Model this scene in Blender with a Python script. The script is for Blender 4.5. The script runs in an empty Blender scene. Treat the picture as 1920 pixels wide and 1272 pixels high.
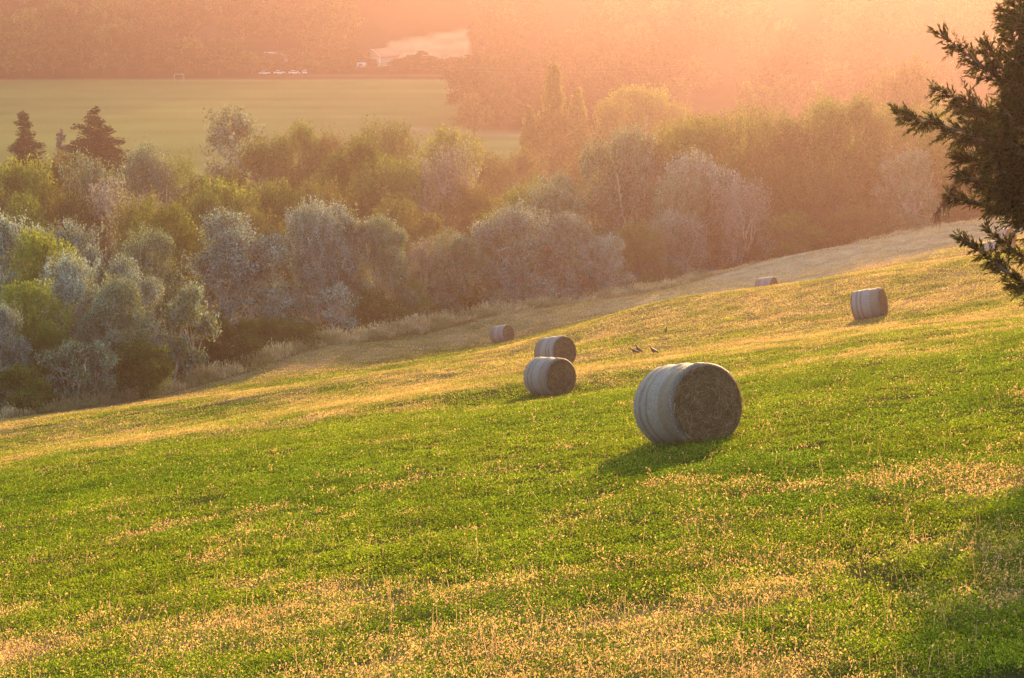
import bpy, math, random
import numpy as np
from mathutils import Vector, Matrix

C = bpy.context.scene.collection
SC = bpy.context.scene
R = math.radians

# ------------------------------------------------------------------ camera, light, exposure
FPX = 3733.0                                   # focal length in pixels of the 1920 px wide photograph
PITCH = math.atan(836.0 / FPX)
cam_data = bpy.data.cameras.new('camera')
cam_data.sensor_width = 36.0
cam_data.lens = FPX / 1920.0 * 36.0
cam_data.clip_start = 0.5
cam_data.clip_end = 8000.0
cam = bpy.data.objects.new('camera', cam_data)
cam.location = (0, 0, 0)
cam.rotation_euler = (math.pi / 2 - PITCH, 0, 0)
C.objects.link(cam)
SC.camera = cam

SUN_EL, SUN_AZ = R(4.9), R(13.0)
world = bpy.data.worlds.new('World')
SC.world = world
world.use_nodes = True
wn = world.node_tree
bg = wn.nodes['Background']
sky = wn.nodes.new('ShaderNodeTexSky')
sky.sky_type = 'NISHITA'
sky.sun_disc = False
sky.sun_elevation = SUN_EL
sky.sun_rotation = SUN_AZ
sky.altitude = 100
sky.dust_density = 1.0
wn.links.new(sky.outputs['Color'], bg.inputs['Color'])
bg.inputs['Strength'].default_value = 0.15

sun_data = bpy.data.lights.new('sun', 'SUN')
sun_data.energy = 3.0
sun_data.angle = R(0.6)
sun_data.color = (1.0, 0.62, 0.28)
sun = bpy.data.objects.new('sun', sun_data)
sd = Vector((math.sin(SUN_AZ) * math.cos(SUN_EL), math.cos(SUN_AZ) * math.cos(SUN_EL), math.sin(SUN_EL)))
sun.rotation_euler = sd.to_track_quat('Z', 'Y').to_euler()
sun.location = sd * 400
C.objects.link(sun)

SC.view_settings.view_transform = 'Standard'
SC.view_settings.look = 'None'
SC.view_settings.gamma = 1.0
SC.view_settings.use_curve_mapping = False
SC.view_settings.exposure = 2.55
HAZE_DENSITY = 0.00043
HAZE_COLOR = (0.268, 0.178, 0.190)
HAZE_ANISO = 0.72

SC.render.engine = 'CYCLES'
cy = SC.cycles
cy.use_denoising = True
cy.denoiser = 'OPENIMAGEDENOISE'
cy.max_bounces = 6
cy.diffuse_bounces = 3
cy.glossy_bounces = 1
cy.transmission_bounces = 3
cy.volume_bounces = 1
cy.transparent_max_bounces = 4
cy.use_adaptive_sampling = True
cy.adaptive_threshold = 0.01
cy.caustics_reflective = False
cy.caustics_refractive = False

# ------------------------------------------------------------------ helpers
CP, SP = math.cos(PITCH), math.sin(PITCH)
def at(u, v, y):
    """the point seen at pixel (u, v) of the photograph, y metres in front of the camera"""
    dx, dz = u - 960.0, 636.0 - v
    yy = FPX * CP + dz * SP
    zz = -FPX * SP + dz * CP
    return np.array([dx * y / yy, y, zz * y / yy])

def vnoise(x, y, seed=0):
    """2D value noise, 0..1"""
    x = np.asarray(x, float); y = np.asarray(y, float)
    xi = np.floor(x).astype(np.int64); yi = np.floor(y).astype(np.int64)
    fx = x - xi; fy = y - yi
    fx = fx * fx * (3 - 2 * fx); fy = fy * fy * (3 - 2 * fy)
    def h(a, b):
        n = (a * 374761393 + b * 668265263 + seed * 974634777) & 0x7fffffff
        n = ((n ^ (n >> 13)) * 1274126177) & 0x7fffffff
        n = (n ^ (n >> 16)) & 0xffff
        return n / 65535.0
    a = h(xi, yi); b = h(xi + 1, yi); c = h(xi, yi + 1); d = h(xi + 1, yi + 1)
    return (a * (1 - fx) + b * fx) * (1 - fy) + (c * (1 - fx) + d * fx) * fy

def fbm(x, y, seed=0, octv=3):
    s = 0; a = 0.5; t = 0
    for k in range(octv):
        s = s + a * vnoise(x * 2 ** k, y * 2 ** k, seed + 17 * k); t += a; a *= 0.5
    return s / t

def sstep(a, b, x):
    t = np.clip((np.asarray(x, float) - a) / (b - a), 0, 1)
    return t * t * (3 - 2 * t)

# ------------------------------------------------------------------ terrain heights
BORDER = [(-140, 800, 118), (0, 788, 120), (180, 765, 128), (350, 728, 140), (600, 648, 160), (900, 596, 178), (1150, 562, 190),
          (1400, 503, 205), (1700, 440, 214), (1900, 408, 214)]
ctrl = []
for yy in (-30, 0, 14, 25, 40, 58, 75):
    for k in (-1, -0.5, 0, 0.5, 1):
        xx = k * (8 + 0.33 * max(yy, 0))
        ctrl.append((xx, yy, -3.0 + 0.15 * xx - 0.21 * yy))
for u, v, d in BORDER: ctrl.append(tuple(at(u, v, d)))
for u, v, d in [(1045, 742, 73), (1052, 686, 97), (945, 643, 157), (1632, 594, 101), (1440, 553, 158), (1440, 566, 149), (1650, 532, 149), (1820, 503, 146), (1250, 577, 148), (1880, 452, 165), (1855, 490, 141),
                (1250, 562, 135), (1440, 541, 135), (1650, 508, 134), (1820, 480, 131), (1440, 524, 180), (1600, 490, 184), (1300, 545, 172), (1800, 455, 188),
                (700, 700, 112), (300, 800, 96), (945, 664, 128), (945, 622, 167), (1050, 652, 124), (1050, 628, 145), (1050, 600, 166), (1150, 618, 124), (1150, 590, 150), (1920, 600, 76)]:
    ctrl.append(tuple(at(u, v, d)))
for p in [(-60, 200, -52), (0, 260, -55), (60, 270, -50), (-70, 260, -60), (110, 200, -30), (120, 290, -45), (0, 340, -63), (-90, 340, -65), (110, 350, -58),
          (-60, 120, -37), (-90, 160, -46), (100, 120, -12), (60, 30, 0), (-60, 30, -18), (-30, 185, -44), (20, 215, -45)]:
    ctrl.append(p)
ctrl = np.array(ctrl, float)
def _U(r2): return 0.5 * r2 * np.log(r2 + 1e-9)
S_ = 50.0
_P = ctrl[:, :2] / S_
_n = len(_P)
_A = np.zeros((_n + 3, _n + 3))
_A[:_n, :_n] = _U(((_P[:, None] - _P[None]) ** 2).sum(-1)) + np.eye(_n) * 0.0015
_A[:_n, _n] = 1; _A[:_n, _n + 1:] = _P; _A[_n, :_n] = 1; _A[_n + 1:, :_n] = _P.T
_w = np.linalg.solve(_A, np.concatenate([ctrl[:, 2], [0, 0, 0]]))
def tps(x, y):
    x = np.asarray(x, float).ravel() / S_; y = np.asarray(y, float).ravel() / S_
    out = np.empty_like(x)
    for i in range(0, len(x), 60000):
        q = np.stack([x[i:i + 60000], y[i:i + 60000]], 1)
        k = _U(((q[:, None] - _P[None]) ** 2).sum(-1))
        out[i:i + 60000] = k @ _w[:_n] + _w[_n] + q @ _w[_n + 1:]
    return out
def valley(x, y):
    z = -65.0 + 0 * x
    z = z + 48 * sstep(760, 1350, y) + 14 * sstep(1300, 2400, y)
    z = z + 40 * sstep(-20, 230, x) * sstep(520, 800, y)
    z = z + 26 * sstep(90, 260, x) * sstep(330, 560, y) * (1 - sstep(560, 800, y))
    return np.minimum(z, 2.0)
def G(x, y):
    x = np.asarray(x, float); y = np.asarray(y, float); shp = np.broadcast(x, y).shape
    x = np.broadcast_to(x, shp).ravel(); y = np.broadcast_to(y, shp).ravel()
    near = tps(np.clip(x, -130, 150), np.clip(y, -60, 380))
    far = valley(x, y)
    w = sstep(270, 390, y)
    sidew = sstep(110, 260, np.abs(x))
    side = near * (1 - sidew) + (-3.0 + 0.06 * np.clip(x, -300, 300) - 0.16 * np.clip(y, -60, 380)) * sidew
    return (side * (1 - w) + far * w).reshape(shp)
def g1(x, y): return float(G(np.array([x]), np.array([y]))[0])
_bx = np.array([at(u, v, d)[0] for u, v, d in BORDER]); _by = np.array([d for u, v, d in BORDER], float)
def border_y(x):
    return np.interp(x, _bx, _by)
def gnormal(x, y):
    e = 0.6
    return Vector((-(g1(x + e, y) - g1(x - e, y)) / (2 * e), -(g1(x, y + e) - g1(x, y - e)) / (2 * e), 1)).normalized()

# ------------------------------------------------------------------ mesh and object helpers
def mesh_np(name, V, F, mat, col=None, smooth=False):
    V = np.ascontiguousarray(V, np.float32).reshape(-1, 3)
    F = np.ascontiguousarray(F, np.int32)
    me = bpy.data.meshes.new(name)
    k = F.shape[1]
    me.vertices.add(len(V)); me.vertices.foreach_set('co', V.ravel())
    me.loops.add(F.size); me.loops.foreach_set('vertex_index', F.ravel())
    me.polygons.add(len(F))
    me.polygons.foreach_set('loop_start', np.arange(0, F.size, k, dtype=np.int32))
    try: me.polygons.foreach_set('loop_total', np.full(len(F), k, np.int32))
    except Exception: pass
    if smooth: me.polygons.foreach_set('use_smooth', np.ones(len(F), bool))
    me.update(calc_edges=True)
    if col is not None:
        dom = 'FACE' if len(col) == len(F) and len(col) != len(V) else 'POINT'
        a = me.attributes.new('col', 'FLOAT_VECTOR', dom)
        a.data.foreach_set('vector', np.ascontiguousarray(col, np.float32).ravel())
    me.materials.append(mat)
    return me

def link(name, me, parent=None, loc=None, rot=None, scale=None):
    o = bpy.data.objects.new(name, me)
    C.objects.link(o)
    if parent is not None: o.parent = parent
    if loc is not None: o.location = loc
    if rot is not None: o.rotation_euler = rot
    if scale is not None: o.scale = scale
    return o
def tag(o, label=None, cat=None, group=None, kind=None):
    if label: o['label'] = label
    if cat: o['category'] = cat
    if group: o['group'] = group
    if kind: o['kind'] = kind
    return o
def empty(name, loc, label, cat, group=None):
    o = link(name, None, loc=loc)
    o.empty_display_size = 0.3
    return tag(o, label, cat, group)

def unit(a): return a / (np.linalg.norm(a, axis=-1, keepdims=True) + 1e-9)
def rnd_dirs(rng, n): return unit(rng.normal(size=(n, 3)))
def rhombs(Cn, U, Vv, L, Wd):
    """leaf-shaped quads: centre, long axis, cross axis, length, width"""
    L = np.broadcast_to(np.asarray(L, float), (len(Cn),))[:, None]; Wd = np.broadcast_to(np.asarray(Wd, float), (len(Cn),))[:, None]
    q = np.stack([Cn - U * L / 2, Cn + Vv * Wd / 2 + U * L * .06, Cn + U * L / 2, Cn - Vv * Wd / 2 + U * L * .06], 1)
    return q
def tube(path, rad, k=6):
    """a tapered tube along a polyline: verts, quads"""
    path = np.asarray(path, float); n = len(path)
    t = np.gradient(path, axis=0); t = unit(t)
    ref = np.where(np.abs(t[:, 2:3]) > 0.9, np.array([[1., 0, 0]]), np.array([[0, 0, 1.]]))
    a = unit(np.cross(t, ref)); b = np.cross(t, a)
    ang = np.arange(k) * 2 * math.pi / k
    r = np.broadcast_to(np.asarray(rad, float), (n,))
    V = path[:, None] + r[:, None, None] * (np.cos(ang)[None, :, None] * a[:, None] + np.sin(ang)[None, :, None] * b[:, None])
    i = np.arange(n - 1)[:, None] * k; j = np.arange(k)[None]; j2 = (j + 1) % k
    Fq = np.stack([i + j, i + j2, i + k + j2, i + k + j], -1).reshape(-1, 4)
    return V.reshape(-1, 3), Fq
class Acc:
    def __init__(s): s.V = []; s.F = []; s.n = 0
    def add(s, V, F):
        s.V.append(np.asarray(V, float)); s.F.append(np.asarray(F) + s.n); s.n += len(V)
    def box(s, x0, x1, y0, y1, z0, z1):
        V = [(x0, y0, z0), (x1, y0, z0), (x1, y1, z0), (x0, y1, z0), (x0, y0, z1), (x1, y0, z1), (x1, y1, z1), (x0, y1, z1)]
        s.add(V, [(0, 3, 2, 1), (4, 5, 6, 7), (0, 1, 5, 4), (1, 2, 6, 5), (2, 3, 7, 6), (3, 0, 4, 7)])
    def mesh(s, name, mat, smooth=False): return mesh_np(name, np.concatenate(s.V), np.concatenate(s.F), mat, smooth=smooth)

# ------------------------------------------------------------------ materials
def new_mat(name):
    m = bpy.data.materials.new(name); m.use_nodes = True
    nt = m.node_tree; nt.nodes.clear()
    out = nt.nodes.new('ShaderNodeOutputMaterial')
    return m, nt, out
def N(nt, t, **kw):
    n = nt.nodes.new(t)
    for k, v in kw.items(): setattr(n, k, v)
    return n
def leaf_mat(name, trans=0.35, tint=(1.25, 1.15, 0.6), var=0.18):
    m, nt, out = new_mat(name)
    a = N(nt, 'ShaderNodeAttribute', attribute_name='col')
    oi = N(nt, 'ShaderNodeObjectInfo')
    mr = N(nt, 'ShaderNodeMapRange'); mr.inputs['To Min'].default_value = 1 - var; mr.inputs['To Max'].default_value = 1 + var
    nt.links.new(oi.outputs['Random'], mr.inputs['Value'])
    vm = N(nt, 'ShaderNodeVectorMath', operation='SCALE')
    nt.links.new(a.outputs['Vector'], vm.inputs[0]); nt.links.new(mr.outputs['Result'], vm.inputs['Scale'])
    d = N(nt, 'ShaderNodeBsdfDiffuse'); nt.links.new(vm.outputs[0], d.inputs['Color'])
    vt = N(nt, 'ShaderNodeVectorMath', operation='MULTIPLY'); vt.inputs[1].default_value = tint
    nt.links.new(vm.outputs[0], vt.inputs[0])
    t = N(nt, 'ShaderNodeBsdfTranslucent'); nt.links.new(vt.outputs[0], t.inputs['Color'])
    mx = N(nt, 'ShaderNodeMixShader'); mx.inputs[0].default_value = trans
    nt.links.new(d.outputs[0], mx.inputs[1]); nt.links.new(t.outputs[0], mx.inputs[2])
    nt.links.new(mx.outputs[0], out.inputs['Surface'])
    return m
def plain_mat(name, color, rough=0.85, scale=4.0, var=0.25, bump=0.0, spec=0.2):
    m, nt, out = new_mat(name)
    tc = N(nt, 'ShaderNodeTexCoord')
    nz = N(nt, 'ShaderNodeTexNoise'); nz.inputs['Scale'].default_value = scale; nz.inputs['Detail'].default_value = 6
    nt.links.new(tc.outputs['Object'], nz.inputs['Vector'])
    cr = N(nt, 'ShaderNodeValToRGB')
    cr.color_ramp.elements[0].position = 0.3; cr.color_ramp.elements[1].position = 0.7
    cr.color_ramp.elements[0].color = tuple(c * (1 - var) for c in color) + (1,)
    cr.color_ramp.elements[1].color = tuple(min(1, c * (1 + var)) for c in color) + (1,)
    nt.links.new(nz.outputs['Fac'], cr.inputs['Fac'])
    p = N(nt, 'ShaderNodeBsdfPrincipled'); p.inputs['Roughness'].default_value = rough
    p.inputs['Specular IOR Level'].default_value = spec
    nt.links.new(cr.outputs['Color'], p.inputs['Base Color'])
    if bump:
        b = N(nt, 'ShaderNodeBump'); b.inputs['Strength'].default_value = bump; b.inputs['Distance'].default_value = 0.05
        nt.links.new(nz.outputs['Fac'], b.inputs['Height']); nt.links.new(b.outputs[0], p.inputs['Normal'])
    nt.links.new(p.outputs[0], out.inputs['Surface'])
    return m
M_leaf = leaf_mat('leaf', 0.36, var=0.30)
M_silver = leaf_mat('silver_leaf', 0.25, (1.15, 1.1, 0.7))
M_herb = leaf_mat('herb', 0.5, (1.35, 1.2, 0.45), 0.0)
M_straw = leaf_mat('dry_grass', 0.45, (1.15, 0.95, 0.6), 0.0)
M_far = leaf_mat('far_leaf', 0.14, (1.15, 1.1, 0.7), 0.1)
M_needle = leaf_mat('needle', 0.12, (1.2, 1.05, 0.6))
M_spray = leaf_mat('conifer_spray', 0.35, (2.2, 1.5, 0.5))
M_bark = plain_mat('bark', (0.13, 0.10, 0.075), scale=9, bump=0.4)
M_pale_bark = plain_mat('pale_bark', (0.38, 0.35, 0.31), scale=5, var=0.35, bump=0.3)

# ------------------------------------------------------------------ the ground, one sheet
def field_dry(x, y):
    """how dry the crop is, 0..1 (bands run with the contour of the hillside)"""
    a = 0.77 * x + 0.63 * y; b = -0.63 * x + 0.77 * y
    band = fbm(a / 26.0 + 3.1, b / 3.6, 5)
    fine = fbm(x / 1.1, y / 1.7, 11)
    big = fbm(x / 5.0 + 7, y / 8.0, 23)
    base = np.interp(y, [12, 17, 23, 30, 44, 60, 80, 110, 200], [.52, .45, .36, .22, .12, .27, .46, .50, .50])
    base = base - .40 * np.exp(-((x - 1.5) / 5.0) ** 2 - ((y - 33) / 6.0) ** 2)
    n = np.where(y > 50, .24 * band + .42 * fine + .34 * big, .14 * band + .46 * fine + .40 * big)
    amp = np.interp(y, [14, 30, 60, 100], [1.45, 1.9, 1.7, 1.5])
    return sstep(0.16, 0.86, base + amp * (n - 0.5))
def track_mask(x, y):
    """the strip mown short along the wood"""
    o = border_y(x) - y + 3 * (fbm(x / 7, y / 7, 91) - .5)
    return sstep(0, 3, o) * sstep(22 + 30 * sstep(0, 22, x), 11 + 26 * sstep(0, 22, x), o) * (.35 + .65 * sstep(-5, 25, x)) * sstep(-40, -25, x)
def ground_sheet():
    ys = np.concatenate([np.linspace(-120, 6, 26), np.geomspace(8, 2600, 420)])
    s = np.linspace(-1, 1, 341); s = np.sign(s) * np.abs(s) ** 1.25
    X = s[None, :] * (60 + 0.62 * np.maximum(ys, 0) + 0.0001 * np.maximum(ys, 0) ** 2)[:, None]
    Y = np.repeat(ys[:, None], len(s), 1)
    Z = G(X, Y)
    # worn wheel ruts and windrow bumps on the hayfield
    onf = (Y < border_y(X)) & (np.abs(X) < 120)
    a = 0.77 * X + 0.63 * Y; b = -0.63 * X + 0.77 * Y
    Z = Z + np.where(onf, 0.10 * (fbm(a / 14, b / 1.8, 3) - 0.5) + 0.12 * (fbm(X / 5, Y / 5, 9) - 0.5), 0)
    Z = Z + np.where(~onf & (Y > 60) & (Y < 420), 0.5 * (fbm(X / 8, Y / 8, 19) - 0.5), 0)
    col = np.zeros(X.shape + (3,))
    n1 = fbm(X / 3, Y / 3, 41)[..., None]
    dry = field_dry(X, Y)[..., None]
    g = np.array([0.045, 0.050, 0.016]); t = np.array([0.24, 0.17, 0.095])
    fld = g * (1 - dry) + t * dry
    fld = fld * (0.75 + 0.5 * n1)
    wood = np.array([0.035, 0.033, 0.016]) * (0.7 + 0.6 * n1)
    mead = np.array([0.155, 0.195, 0.060]) * (0.6 + 0.5 * fbm(X / 90, Y / 5, 77)[..., None] + .3 * fbm(X / 12, Y / 14, 78)[..., None])
    stub = np.array([0.44, 0.31, 0.18]) * (0.45 + 1.0 * fbm(X / 14, (Y + .5 * X) / 3.2, 55)[..., None])
    path = np.array([0.45, 0.36, 0.27])
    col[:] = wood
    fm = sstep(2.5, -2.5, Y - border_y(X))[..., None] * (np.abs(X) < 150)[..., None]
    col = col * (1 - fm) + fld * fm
    # mown strip along the wood: pale track
    trk = track_mask(X, Y)[..., None] * .85
    rut = fbm((0.77 * X + 0.63 * Y) / 30, (-0.63 * X + 0.77 * Y) / 0.9, 15)[..., None]
    col = col * (1 - trk) + np.array([0.36, 0.285, 0.185]) * (0.45 + 1.1 * rut) * trk
    vm = (sstep(395, 420, Y) * sstep(724, 716, Y + 9 * fbm(X / 16, Y * 0, 95)) * sstep(8, -8, X - np.interp(Y, [400, 520, 548, 570, 600, 730], [75, 40, 8, -11, -12, -15])))[..., None]
    col = col * (1 - vm) + mead * vm
    pm = np.exp(-((Y - (548 + 18 * sstep(0, -45, X))) / 5.0) ** 2) * sstep(-50, -20, X) * sstep(30, 10, X)
    pm = np.maximum(pm, np.exp(-((Y - 727) / 3.5) ** 2) * sstep(-100, -60, X) * sstep(5, -10, X))[..., None] * 0.35
    col = col * (1 - pm) + path * pm
    sm = (sstep(-.0635, -.060, X / Y) * sstep(-.0205, -.0225, X / Y) * sstep(785, 795, Y) * sstep(6, -6, Y - (852 + 900 * (X / Y + .0635))))[..., None]
    col = col * (1 - sm) + stub * sm
    nr, nc = X.shape
    i = np.arange(nr - 1)[:, None] * nc; j = np.arange(nc - 1)[None]
    F = np.stack([i + j, i + j + 1, i + nc + j + 1, i + nc + j], -1).reshape(-1, 4)
    m, nt, out = new_mat('ground')
    at_ = N(nt, 'ShaderNodeAttribute', attribute_name='col')
    tc = N(nt, 'ShaderNodeTexCoord')
    nz = N(nt, 'ShaderNodeTexNoise'); nz.inputs['Scale'].default_value = 1.6; nz.inputs['Detail'].default_value = 8; nz.inputs['Roughness'].default_value = .7
    nt.links.new(tc.outputs['Object'], nz.inputs['Vector'])
    mr = N(nt, 'ShaderNodeMapRange'); mr.inputs['To Min'].default_value = 0.45; mr.inputs['To Max'].default_value = 1.5
    nt.links.new(nz.outputs['Fac'], mr.inputs['Value'])
    vm_ = N(nt, 'ShaderNodeVectorMath', operation='SCALE')
    nt.links.new(at_.outputs['Vector'], vm_.inputs[0]); nt.links.new(mr.outputs['Result'], vm_.inputs['Scale'])
    d = N(nt, 'ShaderNodeBsdfDiffuse'); nt.links.new(vm_.outputs[0], d.inputs['Color'])
    b = N(nt, 'ShaderNodeBump'); b.inputs['Strength'].default_value = 0.8; b.inputs['Distance'].default_value = 0.15
    nt.links.new(nz.outputs['Fac'], b.inputs['Height']); nt.links.new(b.outputs[0], d.inputs['Normal'])
    nt.links.new(d.outputs[0], out.inputs['Surface'])
    me = mesh_np('ground', np.stack([X, Y, Z], -1), F, m, col.reshape(-1, 3), smooth=True)
    tag(link('ground', me), kind='structure')
ground_sheet()

# ------------------------------------------------------------------ crop and grass (stuff)
def scatter(rng, n, y0, y1, margin=1.15):
    y = y0 * (y1 / y0) ** rng.random(n)
    wide = rng.random(n) < .24                                       # also the strip beside the view
    x = (rng.random(n) * 2 - 1) * (0.2572 * margin * y + 1.0 + 14 * wide)
    return x, y
def crop():
    rng = np.random.default_rng(4)
    per = 13
    m = 220000
    px_, py_ = scatter(rng, m, 12.5, 214)
    clump = .6 * fbm(px_ / 0.42, py_ / 0.6, 61, 2) + .4 * fbm(px_ / 1.6, py_ / 2.4, 63, 2)
    trk = track_mask(px_, py_)
    k = (py_ < border_y(px_) + .5) & (rng.random(m) < (0.18 + 1.5 * sstep(.26, .50, clump)) * (1 - .78 * trk))
    px_, py_, clump = px_[k], py_[k], clump[k]; m = len(px_)
    dry_ = np.clip(field_dry(px_, py_) + .5 * track_mask(px_, py_), 0, 1)
    pd = rng.random(m) < np.clip(dry_ * 0.72 + 0.012, 0, 1)             # a dried-up plant
    tone_ = (0.45 + .85 * rng.random(m)) * (.72 + .56 * fbm(px_ / .9, py_ / 1.3, 64, 2))
    sp = (.018 + .0022 * py_) * (.6 + .9 * rng.random(m))
    rep = lambda q: np.repeat(q, per)
    n = m * per
    x = rep(px_) + rng.normal(size=n) * rep(sp); y = rep(py_) + rng.normal(size=n) * rep(sp) * 1.2
    dry, clump, tone = rep(dry_), rep(clump), rep(tone_)
    isdry = np.where(rng.random(n) < .85, rep(pd), rng.random(n) < dry * .5)
    phg = rep(.5 + 1.0 * rng.random(m))
    hgt = (0.02 + 0.24 * np.clip(clump - 0.27, 0, 1)) * (1 - 0.55 * dry) * (1 - .35 * sstep(60, 130, y)) * phg
    L = (0.0095 + 0.00060 * y) * (0.65 + 0.8 * rng.random(n))
    z = G(x, y) + hgt * rng.random(n) ** 0.6 + np.where(isdry, 0.02 + .05 * rng.random(n) ** 3, 0)
    Cn = np.stack([x, y, z], 1)
    nrm = unit(rnd_dirs(rng, n) * np.array([1, 1, .8]) + np.array([0, 0, 0.55]))
    U = unit(np.cross(nrm, rnd_dirs(rng, n))); Vv = np.cross(nrm, U)
    Wd = L * np.where(isdry, 0.42, 0.62)
    Q = rhombs(Cn, U, Vv, L * np.where(isdry, 1.15, 1), Wd)
    r1 = rng.random(n)[:, None]; r2 = rng.random(n)[:, None]
    lush = fbm(x / 4, y / 6, 87)[:, None]
    green = (np.array([0.062, 0.140, 0.015]) * (1 - lush) + np.array([0.175, 0.240, 0.028]) * lush) * (0.75 + 0.5 * r1) * tone[:, None]
    straw = (np.array([0.43, 0.29, 0.19]) * (1 - r2) + np.array([0.60, 0.44, 0.33]) * r2) * (0.65 + 0.5 * r1) * (.5 + .5 * tone[:, None])
    mix = (green * (1 - .8 * dry[:, None]) + straw * .8 * dry[:, None])
    fz = (.75 * sstep(32, 75, y))[:, None]
    col = np.where(isdry[:, None], straw, green) * (1 - fz) + mix * fz
    me = mesh_np('alfalfa_crop', Q.reshape(-1, 3), np.arange(n * 4).reshape(n, 4), M_herb, col)
    tag(link('alfalfa_crop', me), 'low green alfalfa crop mixed with dry straw covering the hillside', 'crop', kind='stuff')
    # thin dry stalks and seed heads standing over it
    n = 70000
    x, y = scatter(rng, n, 12.5, 75)
    k = (y < border_y(x)) & (rng.random(n) < 0.07 + 0.62 * field_dry(x, y)) & (rng.random(n) > .7 * track_mask(x, y))
    x, y = x[k], y[k]; n = len(x)
    h = (0.10 + 0.26 * rng.random(n) ** 2) * (0.6 + .4 * sstep(60, 20, y))
    base = np.stack([x, y, G(x, y)], 1)
    lean = np.stack([rng.normal(0, .38, n), rng.normal(0, .38, n), np.ones(n)], 1)
    tip = base + unit(lean) * h[:, None]
    U = unit(tip - base); Vv = unit(np.cross(U, rnd_dirs(rng, n)))
    wst = 0.0022 + 0.00016 * y
    Q1 = rhombs((base + tip) / 2, U, Vv, h, wst)
    hl = (0.018 + 0.0007 * y) * (0.6 + .8 * rng.random(n))
    Q2 = rhombs(tip, unit(U + 0.8 * rnd_dirs(rng, n)), unit(np.cross(U, rnd_dirs(rng, n))), hl, hl * 0.5)
    c = (np.array([0.48, 0.33, 0.20]) + np.array([0.14, 0.14, 0.11]) * rng.random(n)[:, None]) * (0.6 + .5 * rng.random(n))[:, None]
    Q = np.concatenate([Q1, Q2]); col = np.concatenate([c * .8, c])
    me = mesh_np('dry_stalks', Q.reshape(-1, 3), np.arange(len(Q) * 4).reshape(-1, 4), M_straw, col)
    tag(link('dry_stalks', me), 'thin dry straw stalks and seed heads sticking out of the crop', 'stalks', kind='stuff')
crop()

def tall_grass():
    rng = np.random.default_rng(9)
    n = 150000
    # along the edge between the hayfield and the wood
    t = rng.random(n)
    x = -42 + 96 * t
    off = np.abs(rng.normal(0, 2.8, n)) + 0.4 * rng.random(n) - 1.2
    y = border_y(x) + off
    dens = .55 * fbm(x / .55, y / .8, 15) + .45 * fbm(x / 2.6, y / 2.6, 16)
    wild = fbm(x / 7 + 4, y * 0 + 2, 33)
    k = rng.random(n) < (.14 + .86 * sstep(0.34, 0.56, dens)) * (0.3 + 0.7 * sstep(.25, .55, wild))
    x, y, dens, wild, off = x[k], y[k], dens[k], wild[k], off[k]; n = len(x)
    h = (0.3 + 1.4 * sstep(.3, .75, dens) * (0.3 + .7 * wild)) * (0.25 + 1.25 * rng.random(n) ** 1.3) * (.45 + .55 * sstep(-1, 2, off))
    h = h * (1 - .45 * sstep(12, 28, x))
    base = np.stack([x, y, G(x, y) - 0.05], 1)
    lean = np.stack([rng.normal(0.0, .30, n), rng.normal(0, .30, n), np.ones(n)], 1)
    tip = base + unit(lean) * h[:, None]
    U = unit(tip - base); Vv = unit(np.cross(U, rnd_dirs(rng, n)))
    Q1 = rhombs((base + tip) / 2, U, Vv, h, 0.06)
    hl = 0.12 + .22 * rng.random(n)
    Q2 = rhombs(tip, unit(U + 0.45 * rnd_dirs(rng, n)), unit(np.cross(U, rnd_dirs(rng, n))), hl, hl * 0.32)
    r = rng.random(n)[:, None]; gr = np.maximum(sstep(.45, .7, vnoise(x / 2.2, y / 2.2, 71)), (rng.random(n) < .22) * .9)[:, None]
    c = np.array([0.46, 0.37, 0.24]) * (1 - r) + np.array([0.66, 0.57, 0.40]) * r
    c = c * (1 - .65 * gr) + np.array([0.17, 0.19, 0.07]) * .65 * gr
    Q = np.concatenate([Q1, Q2]); col = np.concatenate([c * .85, c])
    me = mesh_np('tall_dry_grass', Q.reshape(-1, 3), np.arange(len(Q) * 4).reshape(-1, 4), M_straw, col)
    tag(link('tall_dry_grass', me), 'fringe of tall pale wild grass between the hayfield and the wood', 'grass', kind='stuff')
    # leafy undergrowth on the floor of the wood
    n = 230000
    x = -75 + 175 * rng.random(n); y = 112 + 235 * rng.random(n) ** 1.25
    k = (y > border_y(x) + 1.8) & (np.abs(x) < .32 * y + 4)
    x, y = x[k], y[k]; n = len(x)
    hh = 0.25 + 1.9 * sstep(.35, .75, fbm(x / 4.5, y / 4.5, 21)) * sstep(1.5, 9, y - border_y(x))
    z = G(x, y) + hh * rng.random(n) ** .5
    Cn = np.stack([x, y, z], 1)
    nrm = unit(rnd_dirs(rng, n) + np.array([0, 0, .7])); U = unit(np.cross(nrm, rnd_dirs(rng, n))); Vv = np.cross(nrm, U)
    L = (0.12 + 0.0008 * y) * (.6 + .7 * rng.random(n))
    q = fbm(x / 6, y / 6, 29)[:, None]
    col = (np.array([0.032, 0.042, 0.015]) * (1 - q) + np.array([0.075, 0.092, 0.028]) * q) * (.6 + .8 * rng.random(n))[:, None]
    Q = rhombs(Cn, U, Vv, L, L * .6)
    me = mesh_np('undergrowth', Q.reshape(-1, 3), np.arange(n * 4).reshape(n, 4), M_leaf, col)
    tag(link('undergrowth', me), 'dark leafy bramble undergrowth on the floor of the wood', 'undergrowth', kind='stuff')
tall_grass()

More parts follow.
